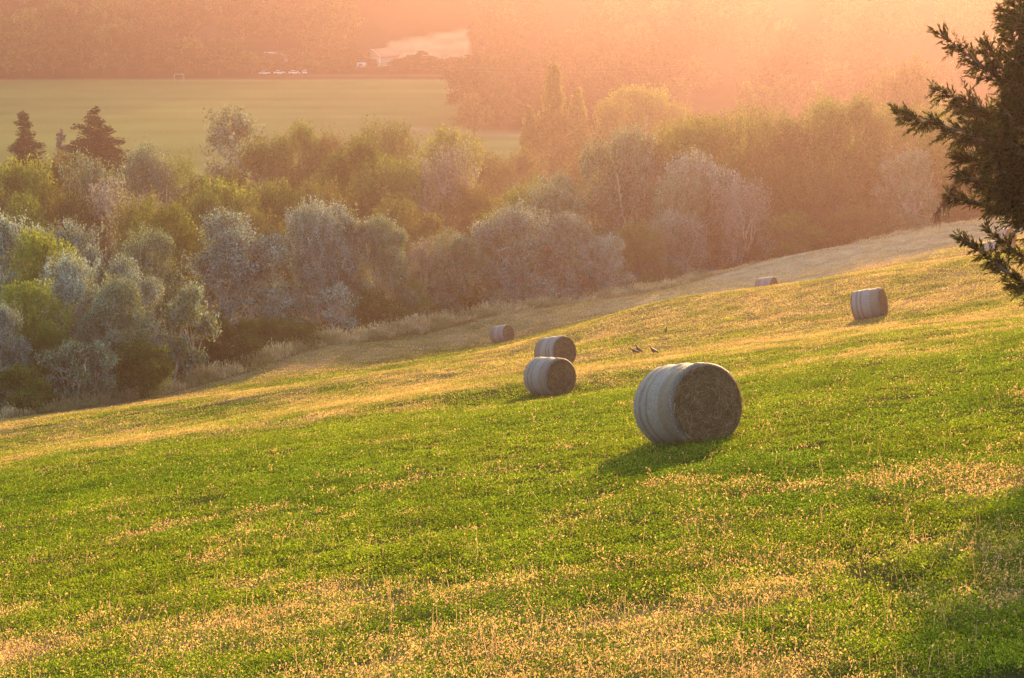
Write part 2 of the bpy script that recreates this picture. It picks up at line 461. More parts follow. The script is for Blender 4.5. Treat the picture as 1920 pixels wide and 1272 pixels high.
# ------------------------------------------------------------------ trees
PAL = {
    'silver': [((0.27, 0.315, 0.315), .46), ((0.38, 0.43, 0.44), .16), ((0.11, 0.145, 0.065), .30), ((0.24, 0.22, 0.06), .08)],
    'sage':   [((0.21, 0.255, 0.19), .45), ((0.30, 0.345, 0.28), .15), ((0.11, 0.15, 0.06), .32), ((0.20, 0.18, 0.05), .08)],
    'green':  [((0.085, 0.125, 0.030), .7), ((0.130, 0.165, 0.040), .3)],
    'yellow': [((0.130, 0.168, 0.036), .6), ((0.190, 0.210, 0.050), .4)],
    'olive':  [((0.110, 0.118, 0.042), .7), ((0.150, 0.150, 0.055), .3)],
    'lilac':  [((0.26, 0.25, 0.25), .5), ((0.16, 0.15, 0.12), .5)],
    'column': [((0.200, 0.225, 0.045), .7), ((0.27, 0.285, 0.060), .3)],
    'faint':  [((0.055, 0.075, 0.022), .7), ((0.080, 0.095, 0.030), .3)],
    'shade':  [((0.020, 0.030, 0.010), .75), ((0.036, 0.050, 0.014), .25)],
    'dark':   [((0.035, 0.050, 0.022), .8), ((0.055, 0.070, 0.030), .2)],
}
def palette(rng, name, n):
    cols = np.array([c for c, w in PAL[name]]); w = np.array([w for c, w in PAL[name]]); w = w / w.sum()
    return cols[rng.choice(len(cols), n, p=w)]
def leaves(rng, centres, rad, per, L, pal, up=0.35, aspect=0.55, centre0=None, stretch=1.3):
    """leaf quads in clumps: every clump is a little spray that points outwards and up"""
    nC = len(centres); n = nC * per
    c0 = centres.mean(0) if centre0 is None else centre0
    out = unit(centres - c0) * np.array([1, 1, .6]) + np.array([0, 0, up]); out = unit(out + .35 * rnd_dirs(rng, nC))
    rad = np.broadcast_to(rad, (nC,))
    off = rng.normal(size=(nC, per, 3)) * 0.5
    along = rng.random((nC, per, 1)) * 2 - 1
    P = centres[:, None] + rad[:, None, None] * (off * (1 - .45 * np.abs(along)) + out[:, None] * along * stretch)
    P = P.reshape(n, 3)
    nr_ = unit(np.repeat(out, per, 0) * .75 + rnd_dirs(rng, n) * .9)
    U = unit(np.cross(nr_, rnd_dirs(rng, n)) + .35 * np.repeat(out, per, 0))
    Vv = unit(np.cross(nr_, U))
    LL = L * (0.6 + .8 * rng.random(n))
    Q = rhombs(P, U, Vv, LL, LL * aspect)
    tone = np.repeat(0.78 + .44 * rng.random(nC), per)
    cc = np.repeat(palette(rng, pal, nC), per, 0)
    col = np.where((rng.random(n) < .55)[:, None], cc, palette(rng, pal, n)) * (tone * (0.82 + .36 * rng.random(n)))[:, None]
    return Q, col
def limb_path(rng, a, b, n=6, sag=0.06):
    a = np.asarray(a, float); b = np.asarray(b, float)
    t = np.linspace(0, 1, n)[:, None]
    L = np.linalg.norm(b - a)
    p = a + (b - a) * t
    p[1:-1] += rng.normal(size=(n - 2, 3)) * L * sag * .5
    p[:, 2] += (np.sin(t[:, 0] * math.pi)) * L * .08
    return p
TREES = {}
def proto(key, crown, trunk, height, radius):
    TREES[key] = (crown, trunk, height, radius)

def broadleaf(key, seed, height, radius, pal, leafL, per, nclump, mat, bark, low=0.12, lobes=9, feather=1.2, gap=0.0, multistem=1, peaked=0.0):
    """crown of several unequal lobes carried on limbs; clumps sit on the lobes' skins with gaps between them"""
    rng = np.random.default_rng(seed)
    lc, lr = [], []
    for k in range(lobes):
        t = (k + 0.5) / lobes
        zc = height * (low + .14 + (0.70 - low) * t) + rng.normal() * .04 * height
        prof = math.sin(math.pi * min(1, (0.22 + .72 * (zc / height - low) / (1 - low)))) ** .7 * (1 - peaked * max(0, zc / height - .5))
        a = k * 2.4 + rng.random() * 1.2
        rr = radius * prof * (0.30 + .55 * rng.random())
        lr.append(np.array([1, 1, .80]) * radius * (0.20 + .32 * rng.random() ** 1.4) * (.75 + .35 * prof))
        lc.append((math.cos(a) * rr, math.sin(a) * rr, zc))
    lc.append((rng.normal() * .15 * radius, rng.normal() * .15 * radius, height * .80)); lr.append(np.array([.42, .42, .36]) * radius * (1 - .3 * peaked))
    lc = np.array(lc); lr = np.array(lr)
    which = rng.integers(0, len(lc), nclump)
    d = rnd_dirs(rng, nclump); d[:, 2] = np.where(d[:, 2] < -.35, -d[:, 2], d[:, 2])
    cen = lc[which] + d * lr[which] * (0.55 + .5 * rng.random(nclump) ** .6)[:, None]
    lead = rng.random(nclump) < .10                                  # leaders and side sprays that break the outline
    up_ = unit(d * np.array([1, 1, .5]) + np.array([0, 0, 1.0]) * rng.random((nclump, 1)))
    cen = np.where(lead[:, None], lc[which] + up_ * lr[which] * (.95 + .36 * rng.random((nclump, 1))), cen)
    if gap:
        q = vnoise(cen[:, 0] / (radius * .35) + 9, cen[:, 2] / (radius * .35) + cen[:, 1] / (radius * .6), seed)
        cen = cen[q > gap]
    cen[:, 2] = np.clip(cen[:, 2], height * low * .6, None)
    cen[:, 2] *= height * .97 / np.percentile(cen[:, 2], 99.5)
    rad = radius * (0.085 + .07 * rng.random(len(cen))) * feather
    Q, col = leaves(rng, cen, rad, per, leafL, pal, centre0=np.array([0, 0, height * .42]))
    n = len(Q)
    crown = mesh_np(key + '_crown', Q.reshape(-1, 3), np.arange(n * 4).reshape(n, 4), mat, col)
    A = Acc()
    r0 = height * .018 + .05
    for s in range(multistem):
        o = np.array([rng.normal() * .3, rng.normal() * .3, 0]) * (multistem > 1)
        top = lc[-1] * np.array([1, 1, 1]) + np.array([rng.normal(), rng.normal(), 0]) * radius * .25 * (multistem > 1)
        path = limb_path(rng, o + np.array([0, 0, -.4]), top, 8, .03)
        A.add(*tube(path, np.linspace(r0, r0 * .2, 8) / (multistem ** .4), 7))
        for j in range(s, len(lc) - 1, multistem):
            k = min(6, max(1, int(8 * (lc[j][2] / height) * .6)))
            lp = limb_path(rng, path[k], lc[j], 6, .08)
            A.add(*tube(lp, np.linspace(r0 * .5, r0 * .15, 6), 5))
            sub = np.where(which[:len(cen)] == j)[0][:7]
            for i in sub:
                A.add(*tube(limb_path(rng, lp[3 + (i % 2)], cen[i], 4, .1), np.linspace(r0 * .2, r0 * .05, 4), 4))
    trunk = A.mesh(key + '_trunk', bark, smooth=True)
    proto(key, crown, trunk, height, radius)

def column_poplar(key, seed, height, radius, pal, tops=1):
    rng = np.random.default_rng(seed)
    n = 900
    t = rng.random(n) ** .85
    z = height * (.06 + .92 * t)
    cx = 0
    if tops == 2:
        side = np.where(rng.random(n) < .5, -1, 1)
        cx = side * radius * .42 * sstep(.35, .9, t)
    prof = radius * np.sin(math.pi * np.clip(.16 + .82 * t, 0, 1)) ** .65 * np.where(tops == 2, 1 - .45 * sstep(.5, .9, t), 1)
    a = rng.random(n) * 6.283; rr = prof * rng.random(n) ** .45
    cen = np.stack([cx + np.cos(a) * rr, np.sin(a) * rr, z], 1)
    q = vnoise(a * 1.6, z / 1.4, seed); cen = cen[q > .22]
    Q, col = leaves(rng, cen, radius * .17, 26, .42, pal, up=1.6, centre0=np.array([0, 0, height * .4]), stretch=1.8)
    k = len(Q)
    crown = mesh_np(key + '_crown', Q.reshape(-1, 3), np.arange(k * 4).reshape(k, 4), M_leaf, col)
    A = Acc(); A.add(*tube([(0, 0, -.5), (0.05, 0, height * .3), (0, .05, height * .6), (0, 0, height * .9)], [.4, .32, .2, .04], 7))
    for i in range(0, len(cen), 22):
        c = cen[i]; A.add(*tube(limb_path(rng, (0, 0, max(.5, c[2] - 2.2)), c, 4, .05), [.08, .06, .04, .02], 4))
    proto(key, crown, A.mesh(key + '_trunk', M_bark, True), height, radius)

def tier_conifer(key, seed, height, radius, tiers, droop, pal, power=1.0, dens=1.0):
    """cedar or fir: separate flat tiers of boughs round a straight trunk"""
    rng = np.random.default_rng(seed)
    cen, A = [], Acc()
    A.add(*tube([(0, 0, -.5), (0, 0, height * .5), (0, 0, height * .99)], [height * .018, height * .011, .03], 7))
    for k in range(tiers):
        t = (k + .3 * rng.random()) / tiers
        z = height * (.10 + .89 * t)
        rr = radius * (1 - t) ** power * (.65 + .6 * rng.random()) + .25
        nb = max(4, int(9 * (1 - t) + 4))
        for j in range(nb):
            a = j * 6.283 / nb + rng.random() * .7 + k
            L = rr * (.7 + .4 * rng.random())
            tip = np.array([math.cos(a) * L, math.sin(a) * L, z + L * (-droop + .16 * rng.normal()) + .4 * rng.normal()])
            p = limb_path(rng, (0, 0, z), tip, 5, .04)
            A.add(*tube(p, np.linspace(.06 + .02 * (1 - t), .015, 5), 4))
            m = max(3, int(L * 2.6 * dens))
            for s in np.linspace(.22, 1.0, m):
                i = s * 4; i0 = min(3, int(i)); q = p[i0] + (p[i0 + 1] - p[i0]) * (i - i0)
                w = .32 * L * (1.05 - s) + .12
                for _ in range(3):
                    cen.append(list(q + np.array([-math.sin(a), math.cos(a), 0]) * rng.normal() * w + np.array([0, 0, rng.normal() * .07])) + [min(1, rr / 2.2 + .12)])
    cen = np.array(cen); csz = cen[:, 3]; cen = cen[:, :3]
    nC = len(cen); per = 11; n = nC * per
    P = np.repeat(cen, per, 0) + rng.normal(size=(n, 3)) * np.array([.32, .32, .17]) * np.repeat(csz, per)[:, None]
    U = unit(np.repeat(unit(cen * np.array([1, 1, 0])), per, 0) + .8 * rnd_dirs(rng, n) * np.array([1, 1, .5]))
    Vv = unit(np.cross(U, rnd_dirs(rng, n)))
    cs_ = np.repeat(.35 + .65 * csz, per); Q = rhombs(P, U, Vv, .48 * cs_, .15 * cs_)
    col = palette(rng, pal, n) * (0.7 + .6 * rng.random(n))[:, None]
    proto(key, mesh_np(key + '_crown', Q.reshape(-1, 3), np.arange(n * 4).reshape(n, 4), M_needle, col), A.mesh(key + '_trunk', M_bark, True), height, radius)

for i in range(4):
    broadleaf('silver%d' % i, 100 + i, 10, 4.6, 'silver', .16, 42, 1350, M_silver, M_pale_bark, low=.05, lobes=15 + i, feather=.85, gap=.19, multistem=2)
for i in range(2):
    broadleaf('sage%d' % i, 140 + i, 10, 4.4, 'sage', .16, 42, 1350, M_silver, M_pale_bark, low=.05, lobes=15, feather=.85, gap=.22, multistem=2, peaked=.3)
for i in range(3):
    broadleaf('green%d' % i, 200 + i, 13, 6, 'green', .21, 32, 1150, M_leaf, M_bark, low=.05, lobes=17, feather=.8, gap=.2)
for i in range(2):
    broadleaf('yellow%d' % i, 240 + i, 11, 5, 'yellow', .21, 30, 1050, M_leaf, M_bark, low=.05, lobes=15, feather=.85, gap=.22)
for i in range(2):
    broadleaf('olive%d' % i, 260 + i, 12, 5.5, 'olive', .21, 30, 1100, M_leaf, M_bark, low=.05, lobes=16, feather=.82, gap=.22)
broadleaf('lilac0', 280, 10, 4.4, 'lilac', .18, 22, 650, M_silver, M_pale_bark, low=.08, lobes=8, feather=1.1, gap=.3, multistem=3)
broadleaf('tallopen0', 300, 24, 7, 'sage', .42, 24, 900, M_silver, M_pale_bark, low=.2, lobes=12, feather=.85, gap=.36)
for i in range(3):
    broadleaf('bush%d' % i, 320 + i, 3.6, 2.2, 'green', .13, 26, 520, M_leaf, M_bark, low=.02, lobes=8, feather=1.1, gap=.1, multistem=3)
broadleaf('silverbush0', 330, 3.6, 2.0, 'silver', .15, 22, 320, M_silver, M_pale_bark, low=.02, lobes=7, feather=1.3, gap=.25, multistem=3)
broadleaf('silverbush1', 331, 3.6, 1.7, 'sage', .14, 24, 360, M_silver, M_pale_bark, low=.02, lobes=7, feather=1.2, gap=.2, multistem=3, peaked=.5)
for i in range(4):
    broadleaf('far%d' % i, 400 + i, 16, 7.5, ('faint', 'faint', 'green', 'faint')[i], .62, 22, 560, M_far, M_bark, low=.05, lobes=11, feather=.95, gap=.15)
column_poplar('poplar0', 500, 25, 3.0, 'column', 2)
column_poplar('poplar1', 501, 22, 2.2, 'column', 1)
tier_conifer('cedar0', 600, 20, 7.5, 27, .02, 'dark', .85)
tier_conifer('fir0', 601, 21, 4.6, 30, .22, 'dark', 1.0)
tier_conifer('fir1', 602, 15, 1.2, 18, .3, 'lilac', .5)

rr = random.Random(3)
def plant(kind, u, v, d, half, label, cat='tree', group=None, name=None, zoff=0.0):
    crown, trunk, H0, R0 = TREES[kind]
    p = at(u, v, d)
    gz = g1(p[0], d)
    h = max(1.0, p[2] - gz) + zoff
    sz = h / H0; sx = 1.22 * half * d / FPX / R0
    sx = min(max(sx, sz * .62), sz * 2.2)
    nm = name or {'silver': 'silver_poplar', 'sage': 'willow_tree', 'green': 'broadleaf_tree', 'yellow': 'broadleaf_tree', 'olive': 'broadleaf_tree', 'lilac': 'willow_tree',
                  'tallopen': 'white_poplar', 'bush': 'bush', 'silverbush': 'silver_shrub', 'far': 'broadleaf_tree', 'poplar': 'column_poplar', 'cedar': 'cedar_tree', 'fir': 'fir_tree'}[kind.rstrip('0123456789')]
    e = empty(nm, (p[0], d, gz), label, cat, group)
    e.rotation_euler = (0, 0, rr.random() * 6.283)
    e.scale = (sx, sx, sz)
    link('trunk', trunk, e); link('crown', crown, e)
    return e

SIL = 'silvery trees along the edge of the hayfield'
# silver row behind the hayfield's edge
plant('silver0', 30, 412, 158, 75, 'silver-grey poplar at the left frame edge, topping the silver row', group=SIL)
plant('silver1', 128, 422, 160, 60, 'silver poplar second from the left frame edge, behind a round green tree', group=SIL)
plant('sage0', 262, 432, 168, 66, 'dull sage-green tree in the silver row, right of the gap with the pale pink haze', group=SIL)
plant('silver2', 430, 404, 172, 100, 'broadest silver-grey poplar with a purplish shaded underside and visible pale limbs', group=SIL)
plant('silver3', 582, 384, 178, 52, 'tallest silver poplar of the row, left half of its twin-topped pair', group=SIL)
plant('silver0', 652, 390, 182, 44, 'silver poplar, slimmer right half of the twin-topped pair', group=SIL)
plant('sage1', 725, 410, 182, 52, 'yellowish silver tree with a single rounded peak, right of the twin-topped pair', group=SIL)
plant('lilac0', 790, 448, 186, 40, 'small thin greyish tree filling the dip right of the rounded peak', group=SIL)
plant('sage0', 845, 436, 188, 60, 'pale sage tree with a flat top above the left bale', group=SIL)
plant('silver1', 955, 388, 192, 72, 'dense silver-green tree rising above the two stacked-looking bales', group=SIL)
plant('silver2', 1062, 402, 194, 62, 'silver poplar with loose light sprays leaning right, beside the dense silver-green one', group=SIL)
plant('silver3', 1122, 445, 196, 48, 'lowest silver tree at the right end of the silver row', group=SIL)
# the left cluster, nearer
FL = 'trees and bushes in the left corner of the wood'
plant('yellow0', 85, 440, 150, 50, 'rounded fresh-green tree in front of the silver crowns at upper left', group=FL)
plant('silver1', 118, 482, 143, 46, 'small silver tree below the rounded fresh-green tree', group=FL)
plant('silver2', 236, 488, 146, 56, 'silver tree with a whitish spray of a top, above the speckled green one', group=FL)
plant('yellow1', 52, 535, 136, 66, 'yellow-topped round tree at the left frame edge', group=FL)
plant('sage1', 208, 530, 136, 76, 'speckled green tree with silvery leaf edges, centre of the left cluster', group=FL)
plant('silverbush1', 342, 538, 142, 46, 'pointed silver-green sapling with pale stems, right end of the left cluster', group=FL)
plant('silver0', -8, 580, 130, 56, 'silver-leaved tree cut off by the left frame edge, below the yellow-topped one', group=FL)
plant('green0', 92, 615, 132, 48, 'dark green tree with white-flecked leaves above the round dark bush', group=FL)
plant('silverbush1', 122, 640, 129, 46, 'silver-flecked shrub between the dark green trees of the left cluster', 'shrub', group=FL)
plant('silverbush1', 180, 648, 130, 36, 'slim dark shrub with a silvery pointed top', 'shrub', group=FL)
plant('bush0', 266, 645, 133, 46, 'tall dark olive bush standing where the pale grass fringe begins', 'bush', group=FL)
plant('bush1', 40, 693, 124, 58, 'round dark green bush at the left frame edge, lowest of all', 'bush', group=FL)
plant('bush2', 428, 598, 150, 50, 'bright green rounded bush behind the pale tall grass', 'bush', group=FL)
plant('bush0', 530, 600, 160, 66, 'low spreading green bramble bush right of the bright rounded one', 'bush', group=FL)
plant('silverbush0', 622, 538, 170, 36, 'small silver-white shrub with upright sprays below the twin-topped pair', 'shrub', group=FL)
plant('yellow0', 766, 528, 182, 36, 'golden green bush glowing in the sun below the rounded peak', 'bush', name='bush')
plant('bush1', 700, 548, 176, 46, 'dark green bush left of the golden green one', 'bush')
plant('silverbush1', 930, 546, 186, 32, 'dull green shrub at the field edge above the left bale', 'shrub', name='shrub')
plant('silverbush0', 1012, 520, 190, 36, 'whitish shrub with upright sprays at the field edge, right of the dull green one', 'shrub')
plant('bush2', 870, 545, 190, 46, 'shaded bush below the flat-topped sage tree', 'bush')
# yellow-green trees in the second layer, left
ML = 'trees behind the silver row'
plant('yellow1', 318, 388, 205, 46, 'brightest yellow-green tree, peeping over the silver row at left', group=ML)
plant('yellow0', 428, 345, 235, 62, 'yellow-green tree behind the broadest silver poplar', group=ML)
plant('yellow1', 515, 345, 240, 60, 'yellow-green tree between the broadest silver poplar and the big green dome', group=ML)
plant('green1', 370, 372, 225, 50, 'dull green tree between the two left yellow-green ones', group=ML)
plant('olive0', 480, 392, 215, 70, 'shaded brownish tree in the gap left of the twin-topped pair', group=ML)
plant('yellow0', 38, 305, 262, 52, 'light green tree at the left frame edge below the fir', group=ML)
plant('olive1', 100, 300, 270, 52, 'brownish dark tree between the fir and the cedar, below both', group=ML)
plant('sage0', 166, 298, 262, 36, 'pale grey-green slim tree in front of the cedar', group=ML)
plant('olive0', 120, 360, 235, 70, 'brown-green low tree above the silver crowns at far left', group=ML)
plant('green2', 30, 372, 225, 60, 'dull green low tree at the left frame edge above the silver crowns', group=ML)
plant('lilac0', 225, 340, 240, 54, 'purplish grey thin-leaved tree below the cedar', group=ML)
plant('sage1', 268, 280, 285, 46, 'sage tree with a pointed top, right of the cedar', group=ML)
plant('green0', 320, 300, 290, 46, 'greenish tree right of the pointed sage one', group=ML)
plant('olive1', 260, 372, 220, 60, 'shaded brown-green tree behind the pink hazy gap', group=ML)
plant('fir0', 44, 202, 335, 70, 'dark narrow fir with a spire tip near the left frame edge', 'fir')
plant('fir1', 113, 235, 330, 12, 'thin greyish half-bare conifer between the fir and the cedar', 'conifer')
plant('cedar0', 176, 200, 325, 108, 'dark broad cedar with flat tiered boughs', 'cedar')
plant('tallopen0', 438, 202, 335, 78, 'tall open-crowned poplar standing out against the pale valley field', group=ML)
plant('green1', 555, 234, 325, 60, 'dark hazy tree right of the tall open-crowned poplar', group=ML)
plant('olive0', 618, 252, 330, 46, 'hazy brownish tree left of the big green dome', group=ML)
plant('green2', 500, 262, 310, 56, 'hazy green tree below the tall open-crowned poplar', group=ML)
plant('green0', 722, 234, 330, 34, 'small dark treetop poking up above the big green dome', group=ML)
plant('green1', 668, 262, 270, 92, 'big dome-shaped green tree, middle of the wood', group=ML)
plant('green2', 740, 300, 262, 70, 'green tree merging into the right flank of the big dome', group=ML)
plant('yellow1', 836, 248, 292, 52, 'yellow-green tree with a toothed top behind the lilac-grey one', group=ML)
plant('lilac0', 822, 275, 268, 64, 'lilac-grey tree in front of the toothed yellow-green one', group=ML)
plant('olive1', 600, 345, 235, 80, 'shaded brown-green tree below the big green dome', group=ML)
plant('olive0', 760, 380, 228, 80, 'shaded tree above the rounded silver peak', group=ML)
plant('olive1', 905, 284, 330, 46, 'hazy pinkish-brown tree right of the lilac-grey one', group=ML)
plant('olive0', 965, 285, 345, 46, 'low hazy tree at the foot of the slim left column poplar', group=ML)
plant('olive1', 890, 350, 262, 70, 'shaded hazy brown tree above the flat-topped sage tree', group=ML)
plant('green0', 985, 350, 232, 40, 'green tree behind the dense silver-green one, left of the pale sage pair', group=ML)
# column poplars and the sunny trees beside them
plant('poplar0', 1038, 121, 440, 27, 'tallest column poplar, with a double tip', 'poplar')
plant('poplar1', 1083, 166, 438, 18, 'column poplar right of the double-tipped one', 'poplar')
plant('poplar1', 993, 200, 442, 15, 'shortest and slimmest column poplar, left of the double-tipped one', 'poplar')
plant('yellow0', 1208, 165, 430, 68, 'golden backlit tree right of the column poplars', group=ML)
plant('yellow1', 1148, 190, 434, 40, 'lower golden tree between the column poplars and the tall golden one', group=ML)
plant('yellow1', 1266, 200, 425, 36, 'golden tree at the right flank of the tall golden one', group=ML)
plant('poplar1', 1400, 155, 470, 20, 'faint golden column poplar dissolving in the orange haze', 'poplar')
plant('olive0', 1120, 285, 345, 60, 'orange hazy tree at the foot of the column poplars', group=ML)
# right wing of the wood
MR = 'trees of the right wing of the wood'
plant('sage0', 1015, 345, 220, 46, 'pale sage tree left of the tall pale willow', group=MR)
plant('sage1', 1052, 338, 225, 46, 'sage tree leaning on the tall pale willow', group=MR)
plant('sage0', 1160, 268, 240, 46, 'left crown of the tall pale willow pair below the golden trees', group=MR)
plant('sage1', 1205, 248, 237, 52, 'right, taller crown of the pale willow pair below the golden trees', group=MR)
plant('yellow0', 1286, 240, 238, 34, 'left of the two sunlit-toned treetops in the middle right', group=MR)  # yellow palette puts the sunlit edges of a dark green crown into its colour
plant('yellow1', 1335, 222, 245, 36, 'right of the two sunlit-toned treetops in the middle right', group=MR)  # leaf colour brightened as a stand-in for the lit rim
plant('silver1', 1320, 290, 222, 70, 'grey-silver tree below the two sunlit-toned treetops', group=MR)
plant('sage0', 1262, 330, 219, 56, 'sage tree below the pale willow pair', group=MR)
plant('lilac0', 1392, 340, 216, 46, 'thin pale shrubby tree with bare whitish stems', group=MR)
plant('silver3', 1280, 400, 214, 56, 'low grey-green tree above the pale grass at the ridge', group=MR)
plant('olive1', 1195, 420, 209, 60, 'shaded brown tree right of the silver row', group=MR)
plant('green2', 1425, 208, 238, 60, 'orange-hazed tree right of the two sunlit-toned treetops', group=MR)
plant('olive0', 1480, 232, 238, 50, 'orange-brown tree left of the twin dark domes', group=MR)
plant('green0', 1552, 190, 238, 46, 'left of the twin dark domes in the orange haze', group=MR)
plant('green1', 1608, 184, 238, 46, 'right of the twin dark domes in the orange haze', group=MR)
plant('olive1', 1700, 122, 350, 66, 'hazy tall tree behind the twin domes, left of the dark conifer', group=MR)
plant('green2', 1690, 200, 238, 70, 'orange-brown tree between the twin domes and the dark conifer', group=MR)
plant('sage1', 1700, 285, 228, 58, 'pale round willow with whitish limbs left of the dark conifer', group=MR)
plant('silver2', 1640, 262, 240, 60, 'silver-topped tree behind the pale round willow', group=MR)
plant('olive0', 1470, 290, 232, 66, 'large brown-green tree above the half-hidden bale', group=MR)
plant('olive1', 1560, 320, 226, 74, 'large shaded tree left of the pale round willow', group=MR)
plant('olive0', 1620, 385, 220, 60, 'low brown bushy tree at the field edge below the pale round willow', group=MR)
plant('green2', 1470, 400, 218, 66, 'low shaded green tree at the field edge above the half-hidden bale', group=MR)
plant('olive1', 1380, 430, 217, 56, 'low brown shaded bush-like tree above the ridge', group=MR)
plant('green0', 1790, 200, 238, 70, 'orange-hazed tree partly behind the dark conifer, upper', group=MR)  # crown raised to shade the field beyond the ridge
plant('olive0', 1800, 320, 236, 70, 'shaded brown tree partly behind the dark conifer, lower', group=MR)
plant('green1', 1890, 190, 249, 80, 'shaded green tree wholly behind the dark conifer boughs', group=MR)  # hidden by the boughs, heightened to cast a longer shadow
plant('olive1', 1890, 345, 229, 60, 'low brown tree behind the conifer above the two right bales', group=MR)
plant('olive0', 1985, 165, 238, 90, 'hazy tree beyond the right frame edge behind the conifer', group=MR)  # outside the view, made tall for the shade it throws on the strip

plant('green2', 2090, 150, 238, 80, 'unseen shading tree added beyond the right frame edge, taller than the one behind the conifer', group=MR)  # out of view, added to cast shade over the strip beyond the ridge
plant('olive1', 2200, 140, 236, 90, 'broad unseen shading tree added well beyond the right frame edge', group=MR)  # added outside the frame to widen that shade
plant('green0', 2310, 130, 240, 90, 'farthest unseen shading tree added beyond the right frame edge', group=MR)  # last of the unseen trees added for their shadow on the field
# far woods: individually placed, same look
def far_wood():
    rng = random.Random(12)
    G1 = 'hazy trees on the far edge of the valley field'
    lbl = 'pale hazy broadleaf tree in the far row beyond the valley field'
    for (u, v, d, hw) in [(10, 40, 735, 40), (60, 30, 742, 44), (40, 62, 728, 40), (110, 12, 760, 40), (95, 50, 732, 36), (150, 45, 735, 30), (190, 50, 733, 26), (222, 52, 731, 24),
                          (205, 2, 790, 44), (165, 25, 760, 36), (255, 14, 800, 36), (280, 66, 745, 34), (318, 74, 740, 36), (270, 88, 735, 26), (365, 70, 742, 40), (410, 74, 740, 40),
                          (470, 96, 738, 32), (510, 100, 748, 30), (555, 92, 752, 36), (610, 66, 770, 46), (660, 90, 768, 34), (580, 112, 745, 24), (635, 112, 745, 26),
                          (770, 104, 748, 28), (810, 106, 745, 30), (850, 108, 742, 26), (745, 112, 742, 20), (790, 96, 800, 12)]:
        plant('far%d' % rng.randrange(4), u, v, d, hw, lbl, group=G1)
    G2 = 'trees of the wooded hillsides dissolving in haze'
    l2 = 'tree of the far wooded hillside, nearly dissolved in pink haze'
    for k in range(110):
        d = 820 + 420 * rng.random() ** 1.2
        u = -120 + 1060 * rng.random()
        if 690 < u < 890 and d < 960: d += 200
        x = (u - 960) / FPX * d
        h = 13 + 7 * rng.random()
        put_far(rng, x, d, h, l2, G2)
    l3 = 'tree of the wooded hillside on the right, dissolving in orange haze'
    k = 0
    while k < 170:
        d = 545 + 480 * rng.random() ** 1.3
        x = -14 + rng.random() * (0.31 * d + 14)
        if x < -8 + 22 * rng.random() and d < 600: pass
        put_far(rng, x, d, 11 + 7 * rng.random(), l3, G2); k += 1
    # front edge of that wood
    for u, v, d in [(900, 128, 575), (925, 118, 590), (960, 112, 600), (905, 150, 572), (940, 150, 562), (890, 108, 640), (1075, 110, 600), (1120, 100, 590), (1170, 110, 585), (1230, 90, 580)]:
        plant('far%d' % rng.choice([0, 1, 3]), u, v, d, 34, l3, group=G2)
def put_far(rng, x, y, h, label, group):
    kind = 'far%d' % rng.randrange(4)
    crown, trunk, H0, R0 = TREES[kind]
    e = empty('broadleaf_tree', (x, y, g1(x, y)), label, 'tree', group)
    s = h / H0; w = s * (.85 + .35 * rng.random())
    e.scale = (w, w, s); e.rotation_euler = (0, 0, rng.random() * 6.283)
    link('trunk', trunk, e); link('crown', crown, e)
far_wood()

